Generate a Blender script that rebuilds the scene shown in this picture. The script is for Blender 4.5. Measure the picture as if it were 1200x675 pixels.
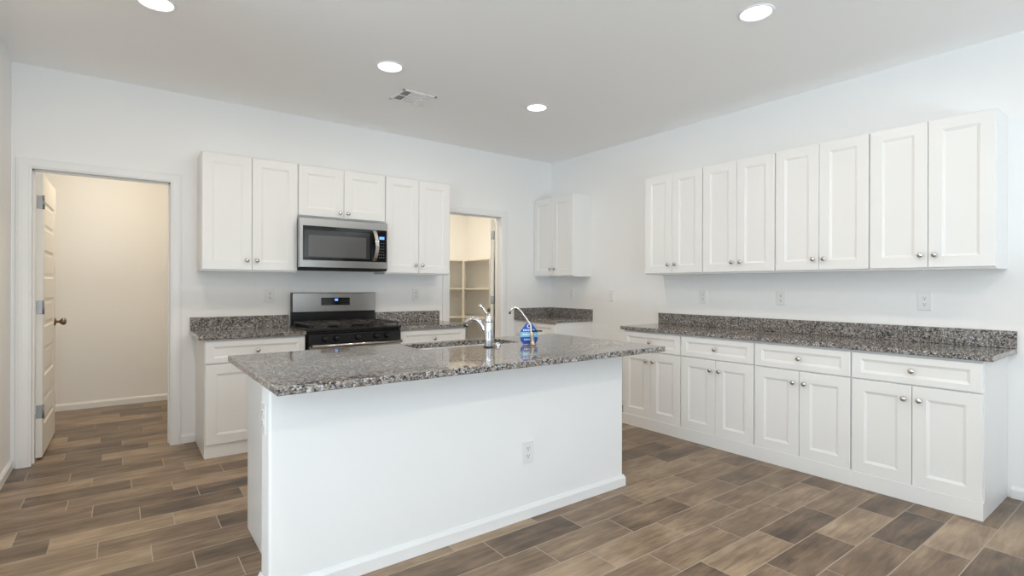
import bpy, bmesh, math
from mathutils import Vector, Matrix

# ------------------------------------------------------------------ scene, camera, light
for o in list(bpy.data.objects):
    bpy.data.objects.remove(o, do_unlink=True)
SC = bpy.context.scene
COL = SC.collection
PI = math.pi

CAM_YAW, CAM_ROLL = 0.6429, 0.003
cam_data = bpy.data.cameras.new('camera')
cam = bpy.data.objects.new('camera', cam_data)
COL.objects.link(cam)
cam_data.sensor_width = 36.0
cam_data.lens = 36.0 * 610.7233 / 1200.0
cam_data.shift_y = -2.04 / 1200.0
cam_data.clip_start = 0.05
_f = Vector((math.sin(CAM_YAW), math.cos(CAM_YAW), 0))
_r0 = Vector((math.cos(CAM_YAW), -math.sin(CAM_YAW), 0))
_u0 = Vector((0, 0, 1))
_r = _r0 * math.cos(CAM_ROLL) + _u0 * math.sin(CAM_ROLL)
_u = _u0 * math.cos(CAM_ROLL) - _r0 * math.sin(CAM_ROLL)
_m = Matrix((_r, _u, -_f)).transposed().to_4x4()
_m.translation = Vector((-4.1438, -4.7444, 1.2195))
cam.matrix_world = _m
SC.camera = cam

SC.view_settings.view_transform = 'Standard'
SC.view_settings.look = 'None'
SC.view_settings.gamma = 1.0
SC.view_settings.use_curve_mapping = False
SC.view_settings.exposure = -0.61
SC.cycles.max_bounces = 10
SC.cycles.diffuse_bounces = 7
SC.cycles.glossy_bounces = 4
SC.cycles.use_denoising = True
SC.cycles.sample_clamp_indirect = 6.0
SC.cycles.caustics_reflective = False
SC.cycles.caustics_refractive = False

world = bpy.data.worlds.new('sky')
SC.world = world
world.use_nodes = True
_bg = world.node_tree.nodes['Background']
_bg.inputs[0].default_value = (0.80, 0.90, 1.0, 1)
_bg.inputs[1].default_value = 1.6

WINDOW_W = 95.0          # watts of daylight through each metre-scaled window
CAN_W = 9.8             # recessed lamp
CAN_COL = (1.0, 0.84, 0.645)


def area_light(name, loc, target, sx, sy, power, color, spread=PI):
    d = bpy.data.lights.new(name, 'AREA')
    d.shape = 'RECTANGLE'
    d.size, d.size_y = sx, sy
    d.energy = power
    d.color = color
    d.spread = spread
    o = bpy.data.objects.new(name, d)
    COL.objects.link(o)
    o.location = loc
    o.rotation_euler = (Vector(target) - Vector(loc)).to_track_quat('-Z', 'Y').to_euler()
    return o


DAY = (0.74, 0.88, 1.0)
area_light('daylight', (-3.0, -8.75, 1.25), (-3.0, 0, 1.25), 4.6, 2.2, 24, DAY)
area_light('daylight', (-8.95, -5.4, 1.35), (0, -5.4, 1.35), 3.6, 1.8, 30, DAY)
# fill lamps added at the window openings, aimed up to brighten the ceiling
area_light('ceiling_fill', (-3.5, -8.62, .22), (-3.9, -7.2, 2.7), 3.6, .5, 270, (.755, .90, 1.0), 2.5)
area_light('ceiling_fill', (-8.9, -5.4, .50), (-7.8, -4.4, 2.7), 3.6, .5, 310, (.755, .90, 1.0), 2.5)

# ------------------------------------------------------------------ materials


def new_mat(name):
    m = bpy.data.materials.new(name)
    m.use_nodes = True
    nt = m.node_tree
    return m, nt, nt.nodes['Principled BSDF']


def N(nt, typ, **kw):
    n = nt.nodes.new(typ)
    for k, v in kw.items():
        setattr(n, k, v)
    return n


def L(nt, a, b):
    nt.links.new(a, b)


def simple(name, color, rough=0.5, metal=0.0, coat=0.0, spec=0.5, bump=0.0, bump_scale=200.0, var=0.0):
    """plain procedural surface: faint noise in tone, roughness and relief"""
    m, nt, p = new_mat(name)
    p.inputs['Metallic'].default_value = metal
    p.inputs['Specular IOR Level'].default_value = spec
    p.inputs['Coat Weight'].default_value = coat
    tc = N(nt, 'ShaderNodeTexCoord')
    nz = N(nt, 'ShaderNodeTexNoise')
    nz.inputs['Scale'].default_value = 6.0
    nz.inputs['Detail'].default_value = 3.0
    L(nt, tc.outputs['Object'], nz.inputs['Vector'])
    mx = N(nt, 'ShaderNodeMix', data_type='RGBA')
    c = color
    v = var
    mx.inputs['A'].default_value = (c[0] * (1 - v), c[1] * (1 - v), c[2] * (1 - v), 1)
    mx.inputs['B'].default_value = (min(1, c[0] * (1 + v)), min(1, c[1] * (1 + v)), min(1, c[2] * (1 + v)), 1)
    L(nt, nz.outputs['Fac'], mx.inputs['Factor'])
    L(nt, mx.outputs['Result'], p.inputs['Base Color'])
    mr = N(nt, 'ShaderNodeMapRange')
    mr.inputs['To Min'].default_value = rough * 0.93
    mr.inputs['To Max'].default_value = min(1, rough * 1.07)
    L(nt, nz.outputs['Fac'], mr.inputs['Value'])
    L(nt, mr.outputs['Result'], p.inputs['Roughness'])
    if bump > 0:
        b = N(nt, 'ShaderNodeBump')
        b.inputs['Strength'].default_value = bump
        b.inputs['Distance'].default_value = 0.002
        n2 = N(nt, 'ShaderNodeTexNoise')
        n2.inputs['Scale'].default_value = bump_scale
        n2.inputs['Detail'].default_value = 2.0
        L(nt, tc.outputs['Object'], n2.inputs['Vector'])
        L(nt, n2.outputs['Fac'], b.inputs['Height'])
        L(nt, b.outputs['Normal'], p.inputs['Normal'])
    return m


def emissive(name, color, strength, base=(0.8, 0.8, 0.8)):
    m, nt, p = new_mat(name)
    p.inputs['Base Color'].default_value = (*base, 1)
    p.inputs['Emission Color'].default_value = (*color, 1)
    p.inputs['Emission Strength'].default_value = strength
    return m


def brushed(name, color, rough=0.3, horizontal=True):
    m, nt, p = new_mat(name)
    p.inputs['Metallic'].default_value = 1.0
    tc = N(nt, 'ShaderNodeTexCoord')
    mp = N(nt, 'ShaderNodeMapping')
    mp.inputs['Scale'].default_value = (2, 2, 900) if horizontal else (900, 900, 2)
    nz = N(nt, 'ShaderNodeTexNoise')
    nz.inputs['Scale'].default_value = 1.0
    nz.inputs['Detail'].default_value = 3.0
    L(nt, tc.outputs['Object'], mp.inputs['Vector'])
    L(nt, mp.outputs['Vector'], nz.inputs['Vector'])
    mr = N(nt, 'ShaderNodeMapRange')
    mr.inputs['To Min'].default_value = rough * 0.85
    mr.inputs['To Max'].default_value = rough * 1.15
    L(nt, nz.outputs['Fac'], mr.inputs['Value'])
    L(nt, mr.outputs['Result'], p.inputs['Roughness'])
    mx = N(nt, 'ShaderNodeMix', data_type='RGBA')
    mx.inputs['A'].default_value = (*[c * 0.93 for c in color], 1)
    mx.inputs['B'].default_value = (*color, 1)
    L(nt, nz.outputs['Fac'], mx.inputs['Factor'])
    L(nt, mx.outputs['Result'], p.inputs['Base Color'])
    return m


def granite():
    m, nt, p = new_mat('speckled_granite')
    tc = N(nt, 'ShaderNodeTexCoord')
    nd = N(nt, 'ShaderNodeTexNoise')
    nd.inputs['Scale'].default_value = 260
    L(nt, tc.outputs['Object'], nd.inputs['Vector'])
    ad = N(nt, 'ShaderNodeMixRGB', blend_type='LINEAR_LIGHT')
    ad.inputs['Fac'].default_value = 0.004
    L(nt, tc.outputs['Object'], ad.inputs['Color1'])
    L(nt, nd.outputs['Color'], ad.inputs['Color2'])

    def cells(scale, stops):
        v = N(nt, 'ShaderNodeTexVoronoi')
        v.inputs['Scale'].default_value = scale
        L(nt, ad.outputs['Color'], v.inputs['Vector'])
        s = N(nt, 'ShaderNodeSeparateColor')
        L(nt, v.outputs['Color'], s.inputs['Color'])
        r = N(nt, 'ShaderNodeValToRGB')
        r.color_ramp.interpolation = 'CONSTANT'
        el = r.color_ramp.elements
        while len(el) < len(stops):
            el.new(0.5)
        for e, (pos, c) in zip(el, stops):
            e.position = pos
            e.color = (*c, 1)
        L(nt, s.outputs['Red'], r.inputs['Fac'])
        return r
    a = cells(185, [(0, (.010, .010, .013)), (.25, (.080, .078, .080)), (.42, (.215, .195, .178)),
                    (.60, (.30, .235, .175)), (.77, (.39, .385, .39)), (.91, (.68, .68, .69))])
    b = cells(80, [(0, (.018, .018, .022)), (.25, (.16, .15, .145)), (.52, (.29, .235, .185)), (.74, (.46, .45, .45))])
    mx = N(nt, 'ShaderNodeMix', data_type='RGBA')
    mx.inputs['Factor'].default_value = 0.33
    L(nt, a.outputs['Color'], mx.inputs['A'])
    L(nt, b.outputs['Color'], mx.inputs['B'])
    L(nt, mx.outputs['Result'], p.inputs['Base Color'])
    p.inputs['Roughness'].default_value = 0.045
    p.inputs['Specular IOR Level'].default_value = 0.36
    return m


def wood_tile():
    m, nt, p = new_mat('wood_look_tile')
    tc = N(nt, 'ShaderNodeTexCoord')
    sp = N(nt, 'ShaderNodeSeparateXYZ')
    L(nt, tc.outputs['Object'], sp.inputs['Vector'])

    def M(op, a, b=None, c=None):
        n = N(nt, 'ShaderNodeMath', operation=op)
        for i, v in enumerate((a, b, c)):
            if v is None:
                continue
            if hasattr(v, 'is_linked') or hasattr(v, 'links'):
                L(nt, v, n.inputs[i])
            else:
                n.inputs[i].default_value = v
        return n.outputs[0]
    X, Y = sp.outputs['X'], sp.outputs['Y']
    PW, PL = 0.180, 0.490
    t = M('DIVIDE', M('SUBTRACT', M('MULTIPLY', Y, -1.0), 3.215), PW)
    row = M('FLOOR', t)
    fy = M('SUBTRACT', t, row)
    wr = N(nt, 'ShaderNodeTexWhiteNoise', noise_dimensions='1D')
    L(nt, row, wr.inputs['W'])
    off = M('ADD', M('MULTIPLY_ADD', row, 0.168, 0.19), M('MULTIPLY', wr.outputs['Value'], 0.07))
    s = M('DIVIDE', M('SUBTRACT', X, off), PL)
    cid = M('FLOOR', s)
    fx = M('SUBTRACT', s, cid)
    cb = N(nt, 'ShaderNodeCombineXYZ')
    L(nt, row, cb.inputs['X'])
    L(nt, cid, cb.inputs['Y'])
    wn = N(nt, 'ShaderNodeTexWhiteNoise', noise_dimensions='2D')
    L(nt, cb.outputs['Vector'], wn.inputs['Vector'])
    # grain: coordinates shifted for every plank, stretched along it
    sh = N(nt, 'ShaderNodeVectorMath', operation='MULTIPLY_ADD')
    L(nt, wn.outputs['Color'], sh.inputs[0])
    sh.inputs[1].default_value = (13.0, 17.0, 0)
    L(nt, tc.outputs['Object'], sh.inputs[2])
    mp = N(nt, 'ShaderNodeMapping')
    mp.inputs['Scale'].default_value = (2.6, 24.0, 1)
    L(nt, sh.outputs['Vector'], mp.inputs['Vector'])
    g = N(nt, 'ShaderNodeTexNoise')
    g.inputs['Scale'].default_value = 1.6
    g.inputs['Detail'].default_value = 6.0
    g.inputs['Distortion'].default_value = 0.9
    g.inputs['Roughness'].default_value = 0.62
    L(nt, mp.outputs['Vector'], g.inputs['Vector'])
    mp2 = N(nt, 'ShaderNodeMapping')
    mp2.inputs['Scale'].default_value = (3.6, 9.0, 1)
    L(nt, sh.outputs['Vector'], mp2.inputs['Vector'])
    g2 = N(nt, 'ShaderNodeTexNoise')
    g2.inputs['Scale'].default_value = 1.0
    g2.inputs['Detail'].default_value = 3.0
    L(nt, mp2.outputs['Vector'], g2.inputs['Vector'])
    tone = M('ADD', M('MULTIPLY', wn.outputs['Value'], 0.54),
             M('ADD', M('MULTIPLY', g.outputs['Fac'], 0.95), M('MULTIPLY', g2.outputs['Fac'], 0.95)))
    tone = M('SUBTRACT', tone, 0.72)
    r = N(nt, 'ShaderNodeValToRGB')
    el = r.color_ramp.elements
    stops = [(0.04, (.046, .028, .016)), (.30, (.119, .077, .045)), (.56, (.205, .140, .088)), (.95, (.385, .284, .188))]
    while len(el) < len(stops):
        el.new(.5)
    for e, (pos, c) in zip(el, stops):
        e.position = pos
        e.color = (*c, 1)
    L(nt, tone, r.inputs['Fac'])
    # grout
    gy = M('MINIMUM', fy, M('SUBTRACT', 1.0, fy))
    gx = M('MINIMUM', fx, M('SUBTRACT', 1.0, fx))
    gm = M('MAXIMUM', M('LESS_THAN', M('MULTIPLY', gy, PW), 0.0021), M('LESS_THAN', M('MULTIPLY', gx, PL), 0.0021))
    mx = N(nt, 'ShaderNodeMix', data_type='RGBA')
    mx.inputs['B'].default_value = (.40, .345, .285, 1)
    L(nt, gm, mx.inputs['Factor'])
    L(nt, r.outputs['Color'], mx.inputs['A'])
    L(nt, mx.outputs['Result'], p.inputs['Base Color'])
    rg = M('MULTIPLY_ADD', g.outputs['Fac'], 0.16, 0.24)
    rg = M('MAXIMUM', rg, M('MULTIPLY', gm, 0.8))
    L(nt, rg, p.inputs['Roughness'])
    p.inputs['Specular IOR Level'].default_value = 0.42
    bp = N(nt, 'ShaderNodeBump')
    bp.inputs['Strength'].default_value = 0.35
    bp.inputs['Distance'].default_value = 0.0015
    L(nt, M('SUBTRACT', M('MULTIPLY', g.outputs['Fac'], 0.4), gm), bp.inputs['Height'])
    L(nt, bp.outputs['Normal'], p.inputs['Normal'])
    return m


M_WALL = simple('white_wall_paint', (.86, .86, .855), .62, bump=.10, bump_scale=160, var=.006)
M_CEIL = simple('ceiling_paint', (.95, .945, .94), .75, bump=.10, bump_scale=160, var=.006)
M_PASSAGE_DARK = simple('added_passage_dark', (.20, .175, .15), .65, var=.01)  # dark tone stands in for dimness inside the added passage
M_TRIM = simple('trim_paint', (.83, .83, .825), .33, var=.004)
M_CAB = simple('cabinet_paint', (.815, .815, .81), .30, var=.004)
M_CABIN = simple('cabinet_underside_wood', (.50, .38, .27), .6, var=.05)
M_FLOOR = wood_tile()
M_GRAN = granite()
M_STEEL = brushed('brushed_stainless', (.50, .48, .455), .20)
M_STEELV = brushed('brushed_stainless_handle', (.72, .70, .67), .22, False)
M_BLACK = simple('black_enamel', (.012, .012, .013), .16, var=.1)
M_BLACKM = simple('black_cast_iron', (.030, .027, .025), .42, var=.15)
M_BLACKMT = simple('matte_black', (.012, .012, .012), .75, spec=.2)
M_GLASSB = simple('black_glass', (.008, .008, .009), .05, spec=.7)
M_GLASSW = simple('oven_window_glass', (.045, .045, .046), .06, spec=.8)
M_CHROME = simple('chrome', (.70, .70, .71), .06, metal=1)
M_NICKEL = simple('satin_nickel', (.62, .59, .55), .26, metal=1)
M_HINGE = simple('hinge_steel', (.34, .34, .34), .35, metal=1)
M_BRONZE = simple('antique_bronze', (.24, .17, .11), .30, metal=1)
M_BRONZEL = simple('brushed_bronze_nickel', (.42, .36, .30), .25, metal=1)
M_PLATE = simple('outlet_plastic', (.80, .80, .79), .28)
M_SLOT = simple('outlet_slot', (.03, .03, .03), .6)
M_SHELF = simple('shelf_paint', (.83, .80, .74), .45, var=.01)
M_DOOR = simple('door_paint', (.82, .80, .76), .38, var=.004)
M_LAMP = emissive('lamp_lens', (1.0, .95, .86), 9.0)
M_BLUE = simple('tag_blue_card', (.012, .085, .46), .35)
M_CYAN = simple('tag_cyan_band', (.22, .62, .86), .35)
M_WHITE = simple('tag_white_print', (.85, .87, .92), .4)
M_TUBE = simple('spout_finish', (.62, .58, .54), .22, metal=.6)
M_BLKPL = simple('black_plastic', (.015, .015, .015), .35)
M_DUCT = simple('duct_dark', (.06, .06, .062), .8)
M_VENT = simple('vent_enamel', (.95, .95, .94), .4)
M_BLADE = simple('vent_blade_enamel', (.84, .84, .84), .4)
M_DISP = emissive('display_blue', (.16, .42, 1.0), 2.2, (.01, .02, .05))
M_BTN = simple('button_print', (.16, .16, .17), .5)

# ------------------------------------------------------------------ mesh helpers


class MB:
    def __init__(self):
        self.bm = bmesh.new()

    def _merge(self, other):
        me = bpy.data.meshes.new('tmp')
        other.to_mesh(me)
        other.free()
        self.bm.from_mesh(me)
        bpy.data.meshes.remove(me)

    def box(self, a, b, bev=0.0, seg=1, edges=None):
        t = bmesh.new()
        x0, x1 = sorted((a[0], b[0]))
        y0, y1 = sorted((a[1], b[1]))
        z0, z1 = sorted((a[2], b[2]))
        vs = [t.verts.new((x, y, z)) for x in (x0, x1) for y in (y0, y1) for z in (z0, z1)]
        for q in ((0, 1, 3, 2), (4, 6, 7, 5), (0, 4, 5, 1), (2, 3, 7, 6), (0, 2, 6, 4), (1, 5, 7, 3)):
            t.faces.new([vs[i] for i in q])
        bmesh.ops.recalc_face_normals(t, faces=t.faces[:])
        if bev > 0:
            es = t.edges[:] if edges is None else [e for e in t.edges if edges(e)]
            bmesh.ops.bevel(t, geom=es, offset=bev, segments=seg, affect='EDGES', profile=0.5)
        self._merge(t)
        return self

    def lathe(self, prof, origin=(0, 0, 0), axis='z', n=24, cap=True):
        """prof: list of (radius, height) along the axis"""
        t = bmesh.new()
        rings = []
        for r, h in prof:
            ring = []
            for i in range(n):
                a = 2 * PI * i / n
                c, s = r * math.cos(a), r * math.sin(a)
                p = {'z': (c, s, h), 'x': (h, c, s), 'y': (c, h, s), '-y': (c, -h, s), '-x': (-h, c, s)}[axis]
                ring.append(t.verts.new(Vector(p) + Vector(origin)))
            rings.append(ring)
        for a, b in zip(rings, rings[1:]):
            for i in range(n):
                f = t.faces.new((a[i], a[(i + 1) % n], b[(i + 1) % n], b[i]))
                f.smooth = True
        if cap:
            for ring in (rings[0], rings[-1]):
                t.faces.new(ring)
        bmesh.ops.recalc_face_normals(t, faces=t.faces[:])
        self._merge(t)
        return self

    def tube(self, pts, r, n=12, smooth=True):
        t = bmesh.new()
        pts = [Vector(p) for p in pts]
        rr = r if isinstance(r, (list, tuple)) else [r] * len(pts)
        rings = []
        up = Vector((0, 0, 1))
        prev = None
        for i, p in enumerate(pts):
            d = (pts[min(i + 1, len(pts) - 1)] - pts[max(i - 1, 0)]).normalized()
            if prev is None:
                prev = d.cross(up if abs(d.z) < .9 else Vector((1, 0, 0))).normalized()
            u = (prev - d * prev.dot(d)).normalized()
            prev = u
            v = d.cross(u)
            rings.append([t.verts.new(p + (u * math.cos(2 * PI * k / n) + v * math.sin(2 * PI * k / n)) * rr[i]) for k in range(n)])
        for a, b in zip(rings, rings[1:]):
            for i in range(n):
                f = t.faces.new((a[i], a[(i + 1) % n], b[(i + 1) % n], b[i]))
                f.smooth = smooth
        for ring in (rings[0], rings[-1]):
            t.faces.new(ring)
        bmesh.ops.recalc_face_normals(t, faces=t.faces[:])
        self._merge(t)
        return self

    def prism(self, poly, h0, h1, axis='z', bev=0.0):
        """poly of 2-D points swept along axis; axis x: (y,z), y: (x,z), z: (x,y)"""
        t = bmesh.new()

        def P(p, h):
            return {'x': (h, p[0], p[1]), 'y': (p[0], h, p[1]), 'z': (p[0], p[1], h)}[axis]
        a = [t.verts.new(P(p, h0)) for p in poly]
        b = [t.verts.new(P(p, h1)) for p in poly]
        k = len(poly)
        t.faces.new(a)
        t.faces.new(b)
        for i in range(k):
            t.faces.new((a[i], a[(i + 1) % k], b[(i + 1) % k], b[i]))
        bmesh.ops.recalc_face_normals(t, faces=t.faces[:])
        if bev > 0:
            bmesh.ops.bevel(t, geom=t.edges[:], offset=bev, segments=1, affect='EDGES')
        self._merge(t)
        return self

    def loops(self, loops, close_last=True, close_first=True):
        t = bmesh.new()
        rs = [[t.verts.new(p) for p in lp] for lp in loops]
        for a, b in zip(rs, rs[1:]):
            n = len(a)
            for i in range(n):
                t.faces.new((a[i], a[(i + 1) % n], b[(i + 1) % n], b[i]))
        if close_first:
            t.faces.new(rs[0])
        if close_last:
            t.faces.new(rs[-1])
        bmesh.ops.recalc_face_normals(t, faces=t.faces[:])
        self._merge(t)
        return self

    def build(self, name, mat, parent=None):
        me = bpy.data.meshes.new(name)
        self.bm.to_mesh(me)
        self.bm.free()
        mats = mat if isinstance(mat, (list, tuple)) else [mat]
        for q in mats:
            me.materials.append(q)
        o = bpy.data.objects.new(name, me)
        COL.objects.link(o)
        if parent:
            o.parent = parent
        return o


def thing(name, label, cat, loc=(0, 0, 0), rotz=0.0, group=None):
    o = bpy.data.objects.new(name, None)
    o.empty_display_size = .1
    COL.objects.link(o)
    o.location = loc
    o.rotation_euler = (0, 0, rotz)
    o['label'] = label
    o['category'] = cat
    if group:
        o['group'] = group
    return o


def struct(name, mb, mat, parent=None):
    o = mb.build(name, mat, parent)
    o['kind'] = 'structure'
    return o


# ------------------------------------------------------------------ room shell
H = 2.697
WT = 0.11                      # back wall thickness
XL = -4.73                     # left wall plane
D1 = (-4.628, -3.848, 2.003)   # hall door opening
D2 = (-1.410, -0.748, 1.990)   # pantry door opening
YB = 1.90                      # back of the rooms behind
XW = -9.0                      # far side of the living area
YR = -8.6                      # rear wall

struct('floor', MB().box((XW - .2, YR - .2, -.10), (4.12, YB + .12, 0)), M_FLOOR)
struct('ceiling', MB().box((XW - .2, YR - .2, H), (4.12, YB + .12, H + .12)), M_CEIL)

w = MB()
for x0, x1, z0, z1 in ((XL - .12, D1[0] - .016, 0, H), (D1[0] - .016, D1[1] + .016, D1[2] + .016, H),
                       (D1[1] + .016, D2[0] - .016, 0, H), (D2[0] - .016, D2[1] + .016, D2[2] + .016, H),
                       (D2[1] + .016, 0, 0, H)):
    w.box((x0, 0, z0), (x1, WT, z1))
struct('wall_back', w, M_WALL)
w = MB()
for y0, y1, z0, z1 in ((-5.55, YB + .12, 0, H), (YR, -8.45, 0, H), (-8.45, -5.55, 2.35, H)):  # rear opening added so the microwave mirrors something dark
    w.box((0, y0, z0), (.12, y1, z1))
struct('wall_right', w, M_WALL)
w = MB()
w.box((.12, -8.57, 0), (4.0, -8.45, H))
w.box((.12, -5.55, 0), (4.0, -5.43, H))
w.box((4.0, -8.57, 0), (4.12, -5.43, H))
struct('wall_added_passage', w, M_PASSAGE_DARK)  # unseen passage added as a dim reflection for microwave and range
struct('wall_left', MB().box((XL - .12, -2.4, 0), (XL, 0, H)), M_WALL)
struct('wall_left_return', MB().box((XW, -2.52, 0), (XL, -2.4, H)), M_WALL)
# walls with the daylight openings, behind the photographer
w = MB()
for x0, x1, z0, z1 in ((XW, -5.4, 0, H), (-.6, 0, 0, H), (-5.4, -.6, 2.4, H), (-5.4, -.6, 0, .08)):
    w.box((x0, YR - .12, z0), (x1, YR, z1))
struct('wall_rear', w, M_WALL)
w = MB()
for y0, y1, z0, z1 in ((YR, -7.25, 0, H), (-3.55, -2.4, 0, H), (-7.25, -3.55, 2.3, H), (-7.25, -3.55, 0, .4)):
    w.box((XW - .12, y0, z0), (XW, y1, z1))
struct('wall_far_left', w, M_WALL)
w = MB()
for x in (-5.4, -3.83, -2.23, -.66):
    w.box((x, YR - .10, .08), (x + .06, YR - .03, 2.4), .004)
for z in (.08, 2.34):
    w.box((-5.4, YR - .10, z), (-.6, YR - .03, z + .06), .004)
struct('window_1', w, M_TRIM)
w = MB()
for y in (-7.25, -5.43, -3.61):
    w.box((XW - .10, y, .4), (XW - .03, y + .06, 2.3), .004)
for z in (.4, 2.24):
    w.box((XW - .10, -7.25, z), (XW - .03, -3.55, z + .06), .004)
struct('window_2', w, M_TRIM)

# rooms behind the back wall
struct('wall_hall_back', MB().box((-5.8, YB, 0), (0, YB + .12, H)), M_WALL)
struct('wall_hall_left', MB().box((-5.8, WT, 0), (-5.68, YB, H)), M_WALL)
struct('wall_hall_front', MB().box((-5.8, 0, 0), (XL - .12, WT, H)), M_WALL)
struct('wall_hall_divider', MB().box((-2.62, WT, 0), (-2.50, YB, H)), M_WALL)


def baseboard(name, p0, p1, nrm):
    """board from p0 to p1 on the floor, standing out along nrm"""
    h, t = .068, .013
    d = (Vector(p1) - Vector(p0))
    prof = ((0, 0), (t, 0), (t, h - .018), (t * .55, h - .006), (t * .35, h), (0, h))
    a = [Vector(p0) + Vector(nrm) * u + Vector((0, 0, v)) for u, v in prof]
    b = [q + d for q in a]
    struct(name, MB().loops([a, b]), M_TRIM)


baseboard('baseboard_left', (XL, -2.4, 0), (XL, -.0, 0), (1, 0, 0))
baseboard('baseboard_back', (-3.776, 0, 0), (-3.690, 0, 0), (0, -1, 0))
baseboard('baseboard_right', (0, YR, 0), (0, -4.062, 0), (-1, 0, 0))
baseboard('baseboard_right_middle', (0, -1.59, 0), (0, -.70, 0), (-1, 0, 0))
baseboard('baseboard_pantry_side', (-.670, 0, 0), (-.555, 0, 0), (0, -1, 0))
baseboard('baseboard_hall', (-5.68, YB, 0), (-2.62, YB, 0), (0, -1, 0))


def casing(name, x0, x1, z1, wl, wr, wt):
    """architrave round an opening: one stepped profile swept up, over and down, mitred"""
    prof = ((0, 0), (0, .010), (.06, .0135), (.15, .0135), (.19, .0170), (.55, .0190), (.80, .0190), (.90, .0165), (.96, .0165), (1, .012), (1, 0))
    t = bmesh.new()
    rows = []
    for u, v in prof:
        rows.append([t.verts.new(p) for p in ((x0 - u * wl, -v, 0), (x0 - u * wl, -v, z1 + u * wt), (x1 + u * wr, -v, z1 + u * wt), (x1 + u * wr, -v, 0))])
    for a, b in zip(rows, rows[1:]):
        for k in range(3):
            t.faces.new((a[k], a[k + 1], b[k + 1], b[k]))
    for k in (0, 3):
        t.faces.new([r_[k] for r_ in rows])
    bmesh.ops.recalc_face_normals(t, faces=t.faces[:])
    m = MB()
    m._merge(t)
    struct(name, m, M_TRIM)
    j = MB()     # jamb lining with stops
    e = .014
    j.box((x0 - .016, -.004, 0), (x0 - .002, WT + .004, z1 + .014))
    j.box((x1 + .002, -.004, 0), (x1 + .016, WT + .004, z1 + .014))
    j.box((x0 - .016, -.004, z1 + .002), (x1 + .016, WT + .004, z1 + .016))
    j.box((x0 - .002, .050, 0), (x0 + .010, .072, z1 + .002), .002)
    j.box((x1 - .010, .050, 0), (x1 + .002, .072, z1 + .002), .002)
    j.box((x0 - .002, .050, z1 - .010), (x1 + .002, .072, z1 + .002), .002)
    return j


jj = casing('trim_1', D1[0], D1[1], D1[2], .080, .072, .066)
struct('trim_2', jj, M_TRIM)
jj = casing('trim_3', D2[0], D2[1], D2[2], .080, .078, .07)
struct('trim_4', jj, M_TRIM)


def panel_leaf(wd, ht, th, panels, stile):
    """door leaf: x 0..wd, y 0..th, z 0..ht, panels sunk on both faces"""
    m = MB()
    t = bmesh.new()

    def quad(pts):
        t.faces.new([t.verts.new(p) for p in pts])
    for y, s in ((0, 1), (th, -1)):
        def q(x0, x1, z0, z1, d=0.0):
            quad([(x0, y + s * d, z0), (x1, y + s * d, z0), (x1, y + s * d, z1), (x0, y + s * d, z1)])
        q(0, stile, 0, ht)
        q(wd - stile, wd, 0, ht)
        zz = [0.0]
        for a, b in panels:
            zz += [a, b]
        zz.append(ht)
        for i in range(0, len(zz), 2):
            q(stile, wd - stile, zz[i], zz[i + 1])
        for a, b in panels:
            lv = [(0, 0), (.010, .007), (.026, .007), (.044, .003)]
            rects = [[(stile + i, y + s * d, a + i), (wd - stile - i, y + s * d, a + i),
                      (wd - stile - i, y + s * d, b - i), (stile + i, y + s * d, b - i)] for i, d in lv]
            for r0, r1 in zip(rects, rects[1:]):
                for k in range(4):
                    quad([r0[k], r0[(k + 1) % 4], r1[(k + 1) % 4], r1[k]])
            quad(rects[-1])
    quad([(0, 0, 0), (0, th, 0), (0, th, ht), (0, 0, ht)])
    quad([(wd, 0, 0), (wd, th, 0), (wd, th, ht), (wd, 0, ht)])
    quad([(0, 0, 0), (wd, 0, 0), (wd, th, 0), (0, th, 0)])
    quad([(0, 0, ht), (wd, 0, ht), (wd, th, ht), (0, th, ht)])
    bmesh.ops.remove_doubles(t, verts=t.verts[:], dist=1e-5)
    bmesh.ops.recalc_face_normals(t, faces=t.faces[:])
    m._merge(t)
    return m


PANELS = [(.21 + k * .348, .21 + k * .348 + .205) for k in range(5)]


def door(name, hinge, ang, wd, ht, hinge_dir):
    """leaf hinged at `hinge`; local +x along the leaf, rotated by ang"""
    r = bpy.data.objects.new(name, None)
    COL.objects.link(r)
    r.location = hinge
    r.rotation_euler = (0, 0, ang)
    r['kind'] = 'structure'
    th = .036
    leaf = panel_leaf(wd, ht, th, PANELS, .10).build('door_leaf', M_DOOR, r)
    for s, y in ((-1, 0), (1, th)):
        k = MB()
        ax = '-y' if s < 0 else 'y'
        k.lathe([(.031, 0), (.033, .004), (.028, .009), (.012, .012), (.010, .030), (.016, .036), (.026, .044),
                 (.0285, .055), (.026, .066), (.016, .073), (.0, .075)], (wd - .06, y, .91), ax, 24, cap=False)
        k.build('door_knob', M_BRONZE, leaf)
    for z in (.32, 1.05, 1.785):
        h = MB()
        h.box((-.0025, -.002, z - .046), (.0005, th - .004, z + .046), .001)
        h.box((-.034, hinge_dir * 0 - .004, z - .046), (0, -.001, z + .046), .001) if False else None
        h.lathe([(.006, -.048), (.006, .048)], (-.004, -.005, z), 'z', 12)
        for dz in (-.030, -.010, .010, .030):
            h.lathe([(.0035, 0), (.0025, .0012)], (-.0025, th * .5 + (.006 if dz in (-.010, .030) else -.006), z + dz), '-x', 10)
        h.build('hinge', M_HINGE, r)
    return r


# hall door: hinge on the left jamb, swung into the hall
d1 = door('door_1', (-4.5865, .146, .012), PI / 2 - .012, .760, 1.985, 1)
# pantry door: hinge on the right jamb, swung far open into the pantry


# ------------------------------------------------------------------ cabinets


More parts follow.
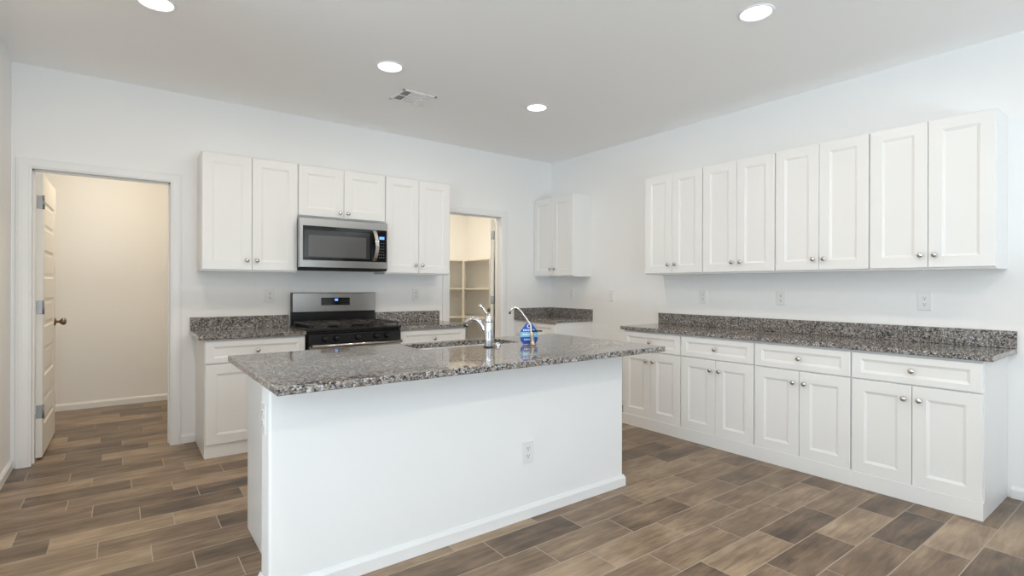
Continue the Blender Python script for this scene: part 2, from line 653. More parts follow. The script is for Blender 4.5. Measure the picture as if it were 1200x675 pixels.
def shaker(m, x0, x1, z0, z1, yb, t, stile, rail, ogee=True):
    """framed door front standing from y=yb to y=yb-t"""
    def rect(ix, iz, d):
        return [(x0 + ix, yb - d, z0 + iz), (x1 - ix, yb - d, z0 + iz), (x1 - ix, yb - d, z1 - iz), (x0 + ix, yb - d, z1 - iz)]
    lp = [rect(0, 0, 0), rect(0, 0, t - .0025), rect(.0025, .0025, t), rect(stile, rail, t)]
    if ogee:
        lp += [rect(stile + .0015, rail + .0015, t - .002), rect(stile + .012, rail + .012, t - .005), rect(stile + .013, rail + .013, t - .0068)]
    else:
        lp += [rect(stile + .003, rail + .003, t - .009)]
    m.loops(lp)


def knob(parent, x, y, z):
    k = MB()
    k.lathe([(.0085, 0), (.0065, .004), (.0055, .010), (.007, .013), (.0145, .016), (.0155, .019), (.0140, .0235), (.008, .026), (0, .0268)],
            (x, y, z), '-y', 20, cap=False)
    return k.build('knob', M_NICKEL, parent)


DT = .019       # door thickness
G = .0016       # half gap


def door_front(root, x0, x1, z0, z1, yb, kx, kz, stile=.066):
    m = MB()
    shaker(m, x0 + G, x1 - G, z0, z1, yb, DT, stile, stile)
    d = m.build('door', M_CAB, root)
    if kx is not None:
        knob(d, kx, yb - DT, kz)
    return d


def drawer_front(root, x0, x1, z0, z1, yb):
    m = MB()
    shaker(m, x0 + G, x1 - G, z0, z1, yb, DT, .050, .038)
    d = m.build('drawer_front', M_CAB, root)
    knob(d, (x0 + x1) / 2, yb - DT, (z0 + z1) / 2)
    return d


def upper_cabinet(label, loc, rotz, w, zb, zt, depth, group, ndoors=2):
    root = thing('upper_cabinet', label, 'cabinet', (loc[0], loc[1], zb), rotz, group)
    h = zt - zb
    fy = -(depth - DT - .001)
    m = MB()
    m.box((0, fy, 0), (w, -.001, h), .0015)
    m.box((.018, fy + .018, -.0005), (w - .018, -.02, .002))
    m.build('cabinet_box', M_CAB, root)
    mg = .003
    if ndoors == 2:
        door_front(root, mg, w / 2, .012, h - .004, fy - .001, w / 2 - .035, .088 if h > .6 else .055)
        door_front(root, w / 2, w - mg, .012, h - .004, fy - .001, w / 2 + .035, .088 if h > .6 else .055)
    return root


def base_cabinet(label, loc, rotz, w, ztop, depth, group, doors=2, toe_out=True, single_knob_right=True):
    root = thing('base_cabinet', label, 'cabinet', (loc[0], loc[1], 0), rotz, group)
    fy = -(depth - DT - .001)
    m = MB()
    m.box((0, fy, .0), (w, -.001, ztop), .0015)
    m.build('cabinet_box', M_CAB, root)
    mg = .003
    yb = fy - .001
    drawer_front(root, mg, w - mg, .667, ztop - .014, yb)
    if doors == 2:
        door_front(root, mg, w / 2, .095, .659, yb, w / 2 - .036, .583)
        door_front(root, w / 2, w - mg, .095, .659, yb, w / 2 + .036, .583)
    else:
        door_front(root, mg, w - mg, .095, .659, yb, w - .04 if single_knob_right else .04, .583)
    t = MB()
    t.box((0, yb - DT - (.004 if toe_out else -.010), .0), (w, fy, .0948), .001)
    t.build('toe_board', M_CAB, root)
    return root


ZC0, ZC1 = .837, .867     # slab underside, top
UB, UT = 1.327, 2.221
UD = .271                 # upper depth with doors
BD = .549

# range wall
K0, K1, K2, K3 = -3.672, -2.987, -2.230, -1.559
R0, R1 = -2.995, -2.219
GU = 'white upper cabinets on the range wall'
upper_cabinet('white two-door upper cabinet left of the microwave, nearest the open hall door', (K0, 0), 0, K1 - K0, UB, UT, UD, GU)
upper_cabinet('short white two-door upper cabinet directly above the microwave', (K1, 0), 0, K2 - K1, 1.788, UT, UD, GU)
upper_cabinet('white two-door upper cabinet right of the microwave, beside the pantry doorway', (K2, 0), 0, K3 - K2, UB, UT, UD, GU)
GB = 'white base cabinets on the range wall'
base_cabinet('white base cabinet left of the range, one drawer over a door', (-3.680, 0), 0, R0 - .004 + 3.680, ZC0, BD, GB, doors=2, toe_out=False)
base_cabinet('white base cabinet right of the range, mostly hidden behind the island', (R1 + .004, 0), 0, 1.542 * -1 - (R1 + .004), ZC0, BD, GB, doors=2, toe_out=False)

# right wall
RZ = -PI / 2
GR = 'white upper cabinets in the long row on the right wall'
ub = [-1.620, -2.217, -2.821, -3.429, -4.043]
lab = ['white upper cabinet at the far left end of the long right-wall row',
       'white two-door upper cabinet, second from the left in the right-wall row',
       'white two-door upper cabinet, third from the left in the right-wall row',
       'white upper cabinet at the near right end of the long right-wall row']
for i in range(4):
    upper_cabinet(lab[i], (0, ub[i]), RZ, ub[i] - ub[i + 1], UB, UT, UD, GR)
GL = 'white base cabinets in the long row on the right wall'
bb = [-1.604, -2.206, -2.814, -3.428, -4.046]
lab = ['white base cabinet at far left of the long row, behind the island counter corner',
       'white drawer-over-doors base cabinet, second from the left in the long right-wall row',
       'white drawer-over-doors base cabinet, third from the left in the long right-wall row',
       'white base cabinet at the near right end of the long row, its side panel showing']
for i in range(4):
    base_cabinet(lab[i], (0, bb[i]), RZ, bb[i] - bb[i + 1], ZC0, BD, GL)

# corner unit
upper_cabinet('small white two-door upper cabinet in the far corner beside the pantry doorway', (0, -.002), RZ, .660, UB, UT, UD, None)
base_cabinet('white base cabinet in the far corner under the short granite counter', (0, -.002), RZ, .683, ZC0, BD, None)


def countertop(label, poly, splashes):
    root = thing('countertop', label, 'countertop')
    MB().prism(poly, ZC0, ZC1, 'z', .003).build('granite_slab', M_GRAN, root)
    for a, b in splashes:
        MB().box(a, b, .002).build('backsplash', M_GRAN, root)
    return root


CD = .562
SP, SZ = .020, .969
countertop('speckled grey granite countertop left of the range with low backsplash',
           [(-3.718, -CD), (R0 - .001, -CD), (R0 - .001, -.001), (-3.718, -.001)],
           [((-3.718, -SP, ZC1), (R0 - .001, -.001, SZ))])
countertop('short grey granite countertop between the range and the pantry doorway',
           [(R1 + .001, -CD), (-1.530, -CD), (-1.530, -.001), (R1 + .001, -.001)],
           [((R1 + .001, -SP, ZC1), (-1.532, -.001, SZ))])
countertop('small grey granite countertop in the far corner with backsplash on both walls',
           [(-CD, -.696), (-.001, -.696), (-.001, -.001), (-CD, -.001)],
           [((-CD, -SP, ZC1), (-.001, -.001, SZ)), ((-SP, -.696, ZC1), (-.001, -SP, SZ))])
countertop('long grey granite countertop over the row of base cabinets on the right wall',
           [(-CD, -4.086), (-.001, -4.086), (-.001, -1.582), (-CD, -1.582)],
           [((-SP, -4.086, ZC1), (-.001, -1.582, SZ))])

# ------------------------------------------------------------------ island
isl = thing('kitchen_island', 'white kitchen island base with plain painted front facing the camera', 'kitchen island', (-2.686, -2.2, 0))


def rel(p):
    return (p[0] + 2.686, p[1] + 2.2, p[2])


IX0, IX1, IY0, IY1 = -3.692, -1.681, -2.595, -2.460
m = MB()
m.box(rel((IX0, IY0, 0)), rel((IX1, IY1, ZC0)), .012, 4, edges=lambda e: abs(e.verts[0].co.z - e.verts[1].co.z) > .1)
m.build('half_wall', M_WALL, isl)
m = MB()
h, t = .068, .013
prof = ((0, 0), (t, 0), (t, h - .018), (t * .55, h - .006), (t * .35, h), (0, h))
path = []
for u, v in prof:
    path.append([rel(q) for q in ((IX0 - u, IY1, v), (IX0 - u, IY0 - u, v), (IX1 + u, IY0 - u, v), (IX1 + u, IY1, v))])
t2 = bmesh.new()
vv = [[t2.verts.new(p) for p in row] for row in path]
for i in range(len(vv)):
    a, b = vv[i], vv[(i + 1) % len(vv)]
    for k in range(3):
        t2.faces.new((a[k], a[k + 1], b[k + 1], b[k]))
t2.faces.new([r_[0] for r_ in vv])
t2.faces.new([r_[3] for r_ in vv])
bmesh.ops.recalc_face_normals(t2, faces=t2.faces[:])
m._merge(t2)
m.build('baseboard', M_TRIM, isl)
m = MB()
CX0, CX1, CYF = -3.630, -1.745, -1.862
for z0, z1, yf in ((.09, ZC0, CYF), (0, .09, CYF - .0)):
    pass
m.prism([(p[0], p[1]) for p in (rel((IY1, 0, 0)),)] if False else
        [(IY1 + 2.2, 0), (CYF - .055 + 2.2, 0), (CYF - .055 + 2.2, .09), (CYF + 2.2, .09), (CYF + 2.2, .60), (CYF + 2.2, .60), (IY1 + 2.2, .60)][0:5] + [(IY1 + 2.2, .60)],
        CX0 + 2.686, CX1 + 2.686, 'x')
for xa, xb in ((CX0, -2.86), (-2.08, CX1)):
    m.box(rel((xa, IY1, .60)), rel((xb, CYF, ZC0)))
m.box(rel((-2.86, CYF - .02, .60)), rel((-2.08, CYF, ZC0)))
m.box(rel((-2.86, IY1, .60)), rel((-2.08, IY1 + .02, ZC0)))
m.build('cabinet_box', M_CAB, isl)
m = MB()
m.box(rel((CX0 - .004, IY1, .0)), rel((CX0 + .014, CYF + .012, ZC0)), .002)
m.build('end_panel', M_CAB, isl)
# cabinet fronts on the range side
for a, b in ((-3.612, -2.99), (-2.99, -2.37), (-2.37, -1.75)):
    for c0, c1 in ((a, (a + b) / 2), ((a + b) / 2, b)):
        q = MB()
        x0, x1 = c0 + 2.686 + G, c1 + 2.686 - G
        yb = CYF + 2.2 + .001

        def rect(ix, d, z0=.10, z1=.655):
            return [(x0 + ix, yb + d, z0 + ix), (x1 - ix, yb + d, z0 + ix), (x1 - ix, yb + d, z1 - ix), (x0 + ix, yb + d, z1 - ix)]
        q.loops([rect(0, 0), rect(0, .0165), rect(.0025, .019), rect(.066, .019), rect(.074, .010)])
        dd = q.build('door', M_CAB, isl)
        k = MB()
        k.lathe([(.0085, 0), (.0055, .010), (.0145, .016), (.0155, .019), (.008, .026), (0, .0268)],
                ((x1 - .03) if c0 == a else (x0 + .03), yb + .019, .583), 'y', 20, cap=False)
        k.build('knob', M_NICKEL, dd)
    q = MB()
    x0, x1 = a + 2.686 + G, b + 2.686 - G
    q.loops([rect(0, 0, .667, .823), rect(0, .0165, .667, .823), rect(.0025, .019, .667, .823), rect(.04, .019, .667, .823), rect(.048, .010, .667, .823)])
    q.build('drawer_front', M_CAB, isl)

# island countertop with sink cut-out
SX0, SX1, SY0, SY1 = -2.81, -2.13, -2.150, -1.868
ict = thing('countertop', 'large speckled granite island countertop with undermount sink cut-out', 'countertop', (-2.64, -2.3, ZC0))
t = bmesh.new()
outer = [(-3.716, -2.822), (-1.567, -2.822), (-1.567, -1.792), (-3.716, -1.792)]


def rrect(x0, x1, y0, y1, r, n=5):
    pts = []
    for cx, cy, a0 in ((x1 - r, y1 - r, 0), (x0 + r, y1 - r, PI / 2), (x0 + r, y0 + r, PI), (x1 - r, y0 + r, 1.5 * PI)):
        for i in range(n + 1):
            a = a0 + PI / 2 * i / n
            pts.append((cx + r * math.cos(a), cy + r * math.sin(a)))
    return pts


inner = rrect(SX0, SX1, SY0, SY1, .03)
tk = ZC1 - ZC0
rings = {}
for z in (0, tk):
    vo = [t.verts.new((x + 2.64, y + 2.3, z)) for x, y in outer]
    vi = [t.verts.new((x + 2.64, y + 2.3, z)) for x, y in inner]
    es = []
    for ring in (vo, vi):
        for i in range(len(ring)):
            es.append(t.edges.new((ring[i], ring[(i + 1) % len(ring)])))
    bmesh.ops.triangle_fill(t, use_beauty=True, use_dissolve=False, edges=es)
    rings[z] = (vo, vi)
for k in (0, 1):
    a, b = rings[0][k], rings[tk][k]
    for i in range(len(a)):
        t.faces.new((a[i], a[(i + 1) % len(a)], b[(i + 1) % len(a)], b[i]))
bmesh.ops.recalc_face_normals(t, faces=t.faces[:])
oe = [e for e in t.edges if all(v in rings[tk][0] + rings[0][0] for v in e.verts) and len(e.link_faces) == 2 and e.calc_face_angle(0) > .5]
bmesh.ops.bevel(t, geom=oe, offset=.003, segments=1, affect='EDGES')
mm = MB()
mm._merge(t)
mm.build('granite_slab', M_GRAN, ict)

sink = thing('kitchen_sink', 'undermount stainless steel sink bowl set into the island countertop', 'sink', (-2.47, -2.009, .63))
m = MB()
lp = []
for g, z in ((.022, ZC0 - .0005), (.004, ZC0 - .0005), (.0, ZC0 - .004), (-.012, .66), (-.03, .645)):
    lp.append([(x + 2.47, y + 2.009, z - .63) for x, y in rrect(SX0 - g, SX1 + g, SY0 - g, SY1 + g, .05 + g)])
m.loops(lp, close_first=False)
m.build('bowl', M_STEEL, sink)
MB().lathe([(.042, .0158), (.042, .018), (.030, .018), (.026, .0160)], (0, 0, 0), 'z', 24).build('drain', M_CHROME, sink)

# main faucet
fx, fy = -2.447, -2.255
fa = thing('kitchen_faucet', 'chrome single-lever kitchen faucet behind the island sink', 'faucet', (fx, fy, ZC1))
MB().lathe([(.031, 0), (.031, .004), (.027, .008)], (0, 0, 0), 'z', 28).build('base_flange', M_BLKPL, fa)
m = MB()
m.lathe([(.0255, .006), (.0265, .03), (.0265, .139), (.0245, .142), (.0262, .145), (.0262, .162), (.020, .180), (.010, .190), (0, .191)], (0, 0, 0), 'z', 28, cap=False)
m.build('faucet_body', M_CHROME, fa)
dv = Vector((-.52, .854, 0))
m = MB()
pp = [(.012, .074), (.026, .100), (.044, .132), (.066, .153), (.092, .161), (.118, .156), (.137, .143), (.145, .128)]
m.tube([dv * a + Vector((0, 0, b)) for a, b in pp], [.0135, .0145, .0155, .016, .016, .017, .018, .0175], 16)
m.build('spout', M_CHROME, fa)
MB().tube([dv * .145 + Vector((0, 0, .128)), dv * .148 + Vector((0, 0, .116))], .0145, 16).build('spray_nozzle', M_BLKPL, fa)
m = MB()
lv = Vector((-.80, .25, 0)).normalized()
m.tube([Vector((0, 0, .176)), lv * .014 + Vector((0, 0, .198)), lv * .034 + Vector((0, 0, .226)), lv * .055 + Vector((0, 0, .246))], [.008, .0065, .006, .0095], 12)
m.build('lever_handle', M_CHROME, fa)

hc = MB().lathe([(.020, 0), (.020, .006), (.016, .017), (.010, .021), (0, .022)], (0, 0, 0), 'z', 24, cap=False).build('air_switch', M_CHROME)
hc.location = (-2.376, -2.245, ZC1)
hc['label'] = 'small chrome button on the island countertop just right of the main faucet'
hc['category'] = 'button'

# filtered-water faucet with its hanging tag
wf = thing('water_faucet', 'slim gooseneck drinking water faucet with black lever near the blue tag', 'faucet', (-2.165, -2.295, ZC1))
m = MB()
m.lathe([(.024, 0), (.024, .004), (.015, .008), (.0125, .030), (.0110, .050), (.0110, .072), (.007, .078)], (.012, -.0, 0), 'z', 24)
m.build('faucet_body', M_BRONZEL, wf)
sd = Vector((-.66, .75, 0))
m = MB()
pts = [(0, .066), (0, .115), (.004, .125), (.022, .150), (.046, .182), (.062, .203), (.078, .218), (.096, .224), (.112, .219), (.124, .206), (.130, .194)]
m.tube([Vector((0, 0, 0.02)), Vector((0, 0, .06))] + [sd * a + Vector((0, 0, b)) for a, b in pts], .0048, 12)
m.build('gooseneck_spout', M_TUBE, wf)
MB().tube([sd * .1295 + Vector((0, 0, .196)), sd * .132 + Vector((0, 0, .183))], .0068, 12).build('spout_tip', M_BLKPL, wf)
m = MB()
m.box((-.006, -.008, .0785), (.060, .008, .086), .003)
lev = m.build('lever_handle', M_BLKPL, wf)
lev.rotation_euler = (0, 0, -.62)
lev.location = (.012, 0, 0)

tag = thing('paper_tag', 'blue octagonal paper tag hanging on the drinking water faucet spout', 'tag', (-2.160, -2.270, ZC1 + .002), -CAM_YAW)
tw, th_ = .0525, .124
c = .030
octo = [(-tw + .016, 0), (tw - .016, 0), (tw, c * .75), (tw, th_ - .046), (tw - .034, th_), (-tw + .034, th_), (-tw, th_ - .046), (-tw, c * .75)]


def tagpt(x, z, y):
    return (x, y, z)


MB().prism(octo, 0, .0012, 'y', .0003).build('card', M_BLUE, tag)
m = MB()
m.prism([(-tw + .001, .042), (tw - .001, .042), (tw - .001, .072), (-tw + .001, .072)], -.0006, -.0001, 'y')
m.build('cyan_band', M_CYAN, tag)
m = MB()
x = -.036
for wd in (.007, .005, .006, .004, .007, .005, .006, .006, .005):       # illegible line of white print
    m.box((x, -.0006, .078), (x + wd, -.0001, .089))
    x += wd + .0022
x = -.038
for wd in (.012, .016, .010, .014, .013):
    m.box((x, -.0011, .052), (x + wd, -.0007, .062))
    x += wd + .003
x = -.030
for wd in (.006, .005, .007, .004, .006, .005, .007):
    m.box((x, -.0006, .022), (x + wd, -.0001, .032))
    x += wd + .0025
m.build('print', M_WHITE, tag)
MB().lathe([(.0125, 0), (.0125, .0008), (.007, .0008), (.007, 0)], (0, -.0002, .108), '-y', 24, cap=False).build('eyelet', M_WHITE, tag)

# ------------------------------------------------------------------ range
rg = thing('gas_range', 'stainless steel and black freestanding gas range between the two granite counters', 'range', (-2.607, 0, 0))
W2 = .379
m = MB()
m.box((-W2, -.575, .06), (W2, -.02, .858), .003)
for sx in (-1, 1):
    for y in (-.52, -.08):
        m.lathe([(.018, 0), (.018, .02), (.010, .02), (.010, .06)], (sx * (W2 - .05), y, 0), 'z', 12)
m.build('oven_body', M_BLACK, rg)
od = MB()
od.box((-W2 + .002, -.606, .235), (W2 - .002, -.577, .752), .004)
odo = od.build('oven_door', M_STEEL, rg)
MB().box((-.27, -.6085, .33), (.27, -.605, .62), .002).build('oven_window', M_GLASSB, odo)
hd = MB()
hd.tube([(-W2 + .012, -.648, .752), (W2 - .012, -.648, .752)], .0125, 16)
hd.build('oven_handle', M_STEEL, odo)
for sx in (-1, 1):
    br = MB()
    br.box((sx * (W2 - .022) - .010, -.642, .738), (sx * (W2 - .022) + .010, -.604, .764), .003)
    br.build('handle_bracket', M_BLKPL, odo)
MB().box((-W2 + .002, -.602, .075), (W2 - .002, -.577, .225), .004).build('storage_drawer', M_STEEL, rg)
cp = MB()
cp.prism([(-.575, .762), (-.604, .762), (-.600, .836), (-.590, .845), (-.575, .845)], -W2 + .001, W2 - .001, 'x', .002)
cpo = cp.build('control_panel', M_BLACK, rg)
for x in (-.262, -.172, .0, .155, .252):
    k = MB()
    k.lathe([(.024, 0), (.0235, .008), (.019, .012), (.0175, .030), (.0155, .033), (0, .0335)], (x, -.6025, .806), '-y', 24, cap=False)
    k.box((x - .0035, -.642, .789), (x + .0035, -.632, .823), .0015)
    k.build('burner_knob', M_BLACK, cpo)
ct = MB()
ct.prism([(-.596, .858), (-.608, .866), (-.608, .878), (-.600, .884), (-.560, .884), (-.545, .879), (-.095, .879), (-.075, .886), (-.020, .886), (-.020, .852), (-.596, .852)],
         -W2 - .002, W2 + .002, 'x', .0015)
ct.build('cooktop', M_BLACK, rg)
for x, y, r in ((-.24, -.44, .046), (-.24, -.20, .036), (.24, -.44, .050), (.24, -.20, .036), (0, -.32, .040)):
    b = MB()
    b.lathe([(r + .012, .879), (r + .010, .884), (r, .885), (r, .892), (r - .006, .896), (0, .897)], (x, y, 0), 'z', 24, cap=False)
    b.build('burner', M_BLACKM, rg)
for xa, xb in ((-W2 + .012, -.128), (-.124, .124), (.128, W2 - .012)):
    g = MB()
    z0, z1 = .903, .915
    ya, yb_ = -.572, -.085
    bw = .006
    for x in (xa + bw, xb - bw):
        g.box((x - bw, ya, z0), (x + bw, yb_, z1), .002)
    for y in (ya + bw, (ya + yb_) / 2, yb_ - bw):
        g.box((xa, y - bw, z0), (xb, y + bw, z1), .002)
    xc = (xa + xb) / 2
    for yc in (-.44, -.20):
        g.box((xc - bw, yc - .105, z0), (xc + bw, yc - .03, z1), .002)
        g.box((xc - bw, yc + .03, z0), (xc + bw, yc + .105, z1), .002)
        g.box((xa, yc - bw, z0), (xc - .03, yc + bw, z1), .002)
        g.box((xc + .03, yc - bw, z0), (xb, yc + bw, z1), .002)
    for x in (xa + bw, xb - bw):
        for y in (ya + bw, yb_ - bw):
            g.box((x - bw, y - bw, .880), (x + bw, y + bw, z0 + .002))
    g.build('burner_grate', M_BLACKM, rg)
bg = MB()
bg.box((-W2 + .004, -.052, .985), (W2 - .004, -.004, 1.158), .004)
bg.box((-W2 + .004, -.040, .88), (W2 - .004, -.004, .99))
bgo = bg.build('backguard_frame', M_BLACK, rg)
MB().box((-W2 + .012, -.056, .990), (W2 - .006, -.050, 1.155), .002).build('backguard_panel', M_STEEL, rg)
dp = MB().box((-.128, -.058, 1.046), (.128, -.0545, 1.113), .001).build('display', M_GLASSB, rg)
MB().box((-.008, -.0588, 1.084), (.020, -.0576, 1.104)).build('clock_digits', M_DISP, dp)
for xs in (-.112, .044):
    b = MB()
    for i in range(5):
        for j in range(3):
            x = xs + i * .0175
            b.box((x, -.0586, 1.056 + j * .017), (x + .0075, -.0578, 1.060 + j * .017))
    b.build('button_marks', M_BTN, dp)

# ------------------------------------------------------------------ microwave
mw = thing('microwave', 'stainless over-the-range microwave mounted under the short upper cabinet', 'microwave', (-2.623, 0, 1.366))
MW = .3775
hh = .408
m = MB()
m.box((-.360, -.325, .012), (.374, -.002, hh + .006), .003)
m.build('case', M_BLACK, mw)
MB().box((-.372, -.352, -.015), (.374, -.290, .0105), .003).box((-.360, -.291, -.015), (.374, -.01, .0105), .003).build('underside', M_BLACKMT, mw)
# stainless front: frame with gently bowed face
m = MB()
fr = MB()


def frame_rect(x0, x1, z0, z1, y):
    return [(x0, y, z0), (x1, y, z0), (x1, y, z1), (x0, y, z1)]


gx0, gx1, gz0, gz1 = -.350, .367, .062, .344
fr.loops([frame_rect(-MW, MW, .002, hh, -.326), frame_rect(-MW, MW, .002, hh, -.356), frame_rect(-MW + .004, MW - .004, .006, hh - .004, -.360),
          frame_rect(gx0, gx1, gz0, gz1, -.360), frame_rect(gx0, gx1, gz0, gz1, -.352)])
fr.build('front_frame', M_STEEL, mw)
gl = MB()
gl.box((gx0 + .001, -.3575, gz0 + .001), (gx1 - .001, -.3525, gz1 - .001), .001)
glo = gl.build('door_glass', M_GLASSB, mw)
MB().box((-.338, -.3582, gz0 + .022), (.215, -.3572, gz1 - .034), .0003).build('window_screen', M_GLASSW, glo)
MB().box((-.305, -.3590, gz0 + .030), (.180, -.3580, gz1 - .075), .0003).build('inner_window', simple('screen_mesh_grey', (.11, .11, .112), .10, spec=.8), glo)
hdm = MB()
zz = [gz0 + .008 + i * (gz1 - gz0 - .016) / 10 for i in range(11)]
lp = []
for i, z in enumerate(zz):
    s = math.sin(PI * i / 10)
    y = -.362 - .040 * s ** .7
    xo = .253 + .012 * s
    lp.append([(xo - .016, y, z), (xo + .016, y, z), (xo + .016, y + .010, z), (xo - .016, y + .010, z)])
hdm.loops(lp)
hdm.build('handle', M_STEELV, mw)
dd = MB().box((.300, -.3586, .262), (.346, -.3572, .287)).build('display', M_DISP, glo)
b = MB()
for i in range(3):
    for j in range(6):
        x, z = .297 + i * .019, .100 + j * .025
        b.box((x, -.3584, z), (x + .009, -.3574, z + .006))
b.build('keypad_marks', M_BTN, glo)
v = MB()
for i in range(14):
    v.box((-.33 + i * .048, -.20, -.0165), (-.295 + i * .048, -.06, -.0145))
v.build('vent_grille', M_DUCT, mw)

# ------------------------------------------------------------------ outlets and switches


def outlet(label, loc, rotz, kind='outlet', group=None):
    root = thing('wall_outlet' if kind == 'outlet' else 'light_switch', label, 'outlet' if kind == 'outlet' else 'switch', loc, rotz, group)
    m = MB()
    m.loops([[(sx * .036, 0, sz * .0585) for sx, sz in ((-1, -1), (1, -1), (1, 1), (-1, 1))],
             [(sx * .036, -.003, sz * .0585) for sx, sz in ((-1, -1), (1, -1), (1, 1), (-1, 1))],
             [(sx * .033, -.006, sz * .0555) for sx, sz in ((-1, -1), (1, -1), (1, 1), (-1, 1))]])
    m.build('cover_plate', M_PLATE, root)
    if kind == 'outlet':
        for s in (-1, 1):
            r = MB()
            pts = []
            for i in range(20):
                a = 2 * PI * i / 20
                pts.append((max(-.0145, min(.0145, .0175 * math.cos(a))), s * .0195 + .0145 * math.sin(a)))
            r.prism(pts, -.0085, -.005, 'y', .0006)
            ro = r.build('receptacle', M_PLATE, root)
            q = MB()
            q.box((-.0075, -.0089, s * .0195 + .000), (-.0050, -.0084, s * .0195 + .009))
            q.box((.0050, -.0089, s * .0195 + .000), (.0075, -.0084, s * .0195 + .008))
            q.lathe([(.0032, .0084), (.0032, .0089)], (0, 0, s * .0195 - .007), '-y', 12)
            q.build('slots', M_SLOT, ro)
        MB().lathe([(.003, .006), (.0028, .0072)], (0, 0, 0), '-y', 12).build('screw', M_PLATE, root)
    else:
        q = MB()
        q.loops([[(sx * .0165, -.005, sz * .033) for sx, sz in ((-1, -1), (1, -1), (1, 1), (-1, 1))],
                 [(sx * .0165, -.0085, sz * .033) for sx, sz in ((-1, -1), (1, -1), (1, 1), (-1, 1))],
                 [(-.015, -.0075, -.031), (.015, -.0075, -.031), (.015, -.0105, .031), (-.015, -.0105, .031)]])
        q.build('rocker', M_PLATE, root)
    return root


outlet('white wall outlet left of the range, above the left granite counter', (-3.143, -.0005, 1.134), 0)
outlet('white wall outlet right of the range, above the short granite counter', (-1.793, -.0005, 1.134), 0)
outlet('white outlet in the far corner under the small upper cabinet', (-.0005, -.366, 1.138), RZ)
outlet('white light switch on the bare wall between corner cabinet and long cabinet row', (-.0005, -.972, 1.124), RZ, 'switch')
GO = 'white outlets above the long granite counter on the right wall'
outlet('leftmost white outlet above the long granite counter on the right wall', (-.0005, -2.055, 1.130), RZ, group=GO)
outlet('middle white outlet above the long granite counter on the right wall', (-.0005, -2.738, 1.133), RZ, group=GO)
outlet('rightmost white outlet above the long granite counter on the right wall', (-.0005, -3.652, 1.130), RZ, group=GO)
outlet('white outlet low on the plain island front facing the camera', (-2.430, IY0 - .0005, .346), 0)
outlet('white outlet on the narrow left end of the island under the countertop', (IX0 - .0005, -2.520, .700), RZ)

# ------------------------------------------------------------------ ceiling fixtures
LAMPS = [(-4.003, -1.446, 'recessed ceiling light at the top left, above the hall door side'),
         (-2.701, -1.439, 'recessed ceiling light beside the ceiling air vent'),
         (-1.402, -1.418, 'recessed ceiling light farthest from the camera, towards the wall corner'),
         (-1.411, -3.283, 'recessed ceiling light at the top right, above the long cabinet row side')]
# unseen lamps added above and behind the camera for more light, continuing the grid
LAMPS += [(-4.003, -3.283, None), (-2.701, -3.283, None), (-4.003, -5.12, None), (-2.701, -5.12, None), (-1.402, -5.12, None)]
for x, y, label in LAMPS:
    if label:
        r = thing('recessed_light', label, 'ceiling light', (x, y, H), 0, 'recessed ceiling lights')
    else:
        r = bpy.data.objects.new('added_ceiling_lamp', None)
        COL.objects.link(r)
        r.location = (x, y, H)
        r['kind'] = 'structure'
    MB().lathe([(.092, 0), (.092, -.004), (.084, -.008), (.079, -.006), (.076, -.001)], (0, 0, 0), 'z', 40, cap=False).build('trim_ring', M_TRIM, r)
    MB().lathe([(.078, -.0015), (.060, -.0030), (.03, -.004), (0, -.0042)], (0, 0, 0), 'z', 40, cap=False).build('lens', M_LAMP, r)
    d = bpy.data.lights.new('lamp', 'AREA')
    d.shape = 'DISK'
    d.size = .15
    d.energy = CAN_W
    d.color = CAN_COL
    o = bpy.data.objects.new('lamp', d)
    COL.objects.link(o)
    o.parent = r
    o.location = (0, 0, -.012)

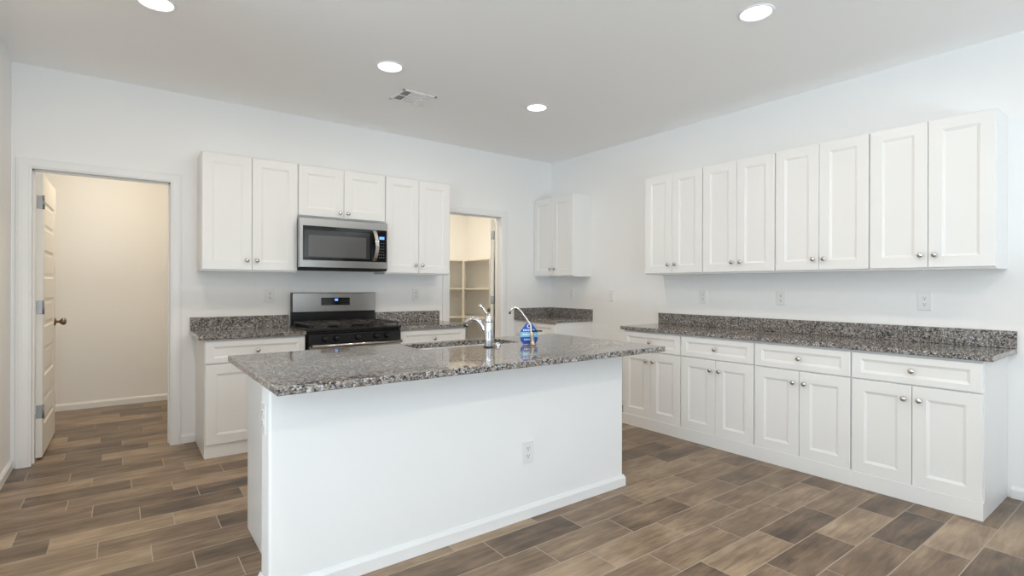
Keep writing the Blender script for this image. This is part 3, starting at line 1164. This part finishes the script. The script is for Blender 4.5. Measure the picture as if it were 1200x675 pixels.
vt = thing('air_vent', 'white rectangular ceiling air vent with louvres beside the recessed light', 'air vent', (-2.318, -1.007, H))
VX, VY = .143, .126
m = MB()
for a, b in (((-VX, -VY), (VX, -VY + .022)), ((-VX, VY - .022), (VX, VY)), ((-VX, -VY), (-VX + .022, VY)), ((VX - .022, -VY), (VX, VY)),
             ((-.062, -VY), (-.054, VY)), ((.054, -VY), (.062, VY))):
    m.box((a[0], a[1], -.007), (b[0], b[1], -.0005), .0015)
m.box((-VX + .02, -.004, -.007), (-.056, .004, -.0015))
m.box((.056, -.004, -.007), (VX - .02, .004, -.0015))
m.build('frame', M_VENT, vt)
MB().box((-VX + .02, -VY + .02, -.0012), (VX - .02, VY - .02, -.0004)).build('duct_opening', M_DUCT, vt)
m = MB()
for i in range(4):
    x = -.117 + i * .0165
    m.prism([(x, -.0068), (x + .0055, -.0068), (x + .0075, -.0018), (x + .006, -.0018)], -VY + .02, VY - .02, 'y')
    x = .066 + i * .0145
    m.prism([(x + .012, -.0068), (x + .0135, -.0068), (x + .0015, -.0015), (x, -.0015)], -VY + .02, VY - .02, 'y')
for i in range(4):
    y = -VY + .024 + i * .0505
    m.prism([(y, -.0015), (y + .002, -.0010), (y + .036, -.0060), (y + .034, -.0066)], -.055, .055, 'x')
m.build('louvres', M_BLADE, vt)

# ------------------------------------------------------------------ pantry
ps = thing('pantry_shelving', 'cream built-in cubby shelving seen through the pantry doorway', 'shelving', (0, YB, 0))


def pr(p):
    return (p[0], p[1] - YB, p[2])


XI, YI = -.317, 1.50
for z in (.40, .793, 1.191, 1.587):
    m = MB()
    m.prism([pr((x, y, 0))[:2] for x, y in ((-2.40, YB - .001), (-2.40, YI), (XI, YI), (XI, .16), (-.001, .16), (-.001, YB - .001))], z - .018, z, 'z')
    m.build('shelf', M_SHELF, ps)
for a, b in (((XI - .012, YI - .010), (XI + .016, YI + .010)), ((-1.10 - .009, YI), (-1.10 + .009, YB - .001)), ((-1.75 - .009, YI), (-1.75 + .009, YB - .001)),
             ((XI, .84), (-.001, .858)), ((XI, .16), (-.001, .178)), ((-2.40, YI), (-2.382, YB - .001))):
    m = MB()
    m.box(pr((a[0], a[1], 0)), pr((b[0], b[1], 1.585)))
    m.build('divider', M_SHELF, ps)

ang = math.radians(52)
d2 = door('door_2', (D2[1] - .002, .136, .012), ang, .645, 1.970, 1)

pl = bpy.data.lights.new('pantry_lamp', 'AREA')
pl.shape = 'DISK'
pl.size = .25
pl.energy = 32
pl.color = (1.0, .88, .69)
po = bpy.data.objects.new('pantry_lamp', pl)
COL.objects.link(po)
po.location = (-1.25, .85, H - .03)
hl = bpy.data.lights.new('hall_lamp', 'AREA')
hl.shape = 'DISK'
hl.size = .6
hl.energy = 26
hl.color = (1.0, .85, .64)
ho = bpy.data.objects.new('hall_lamp', hl)
COL.objects.link(ho)
ho.location = (-4.2, .85, H - .03)
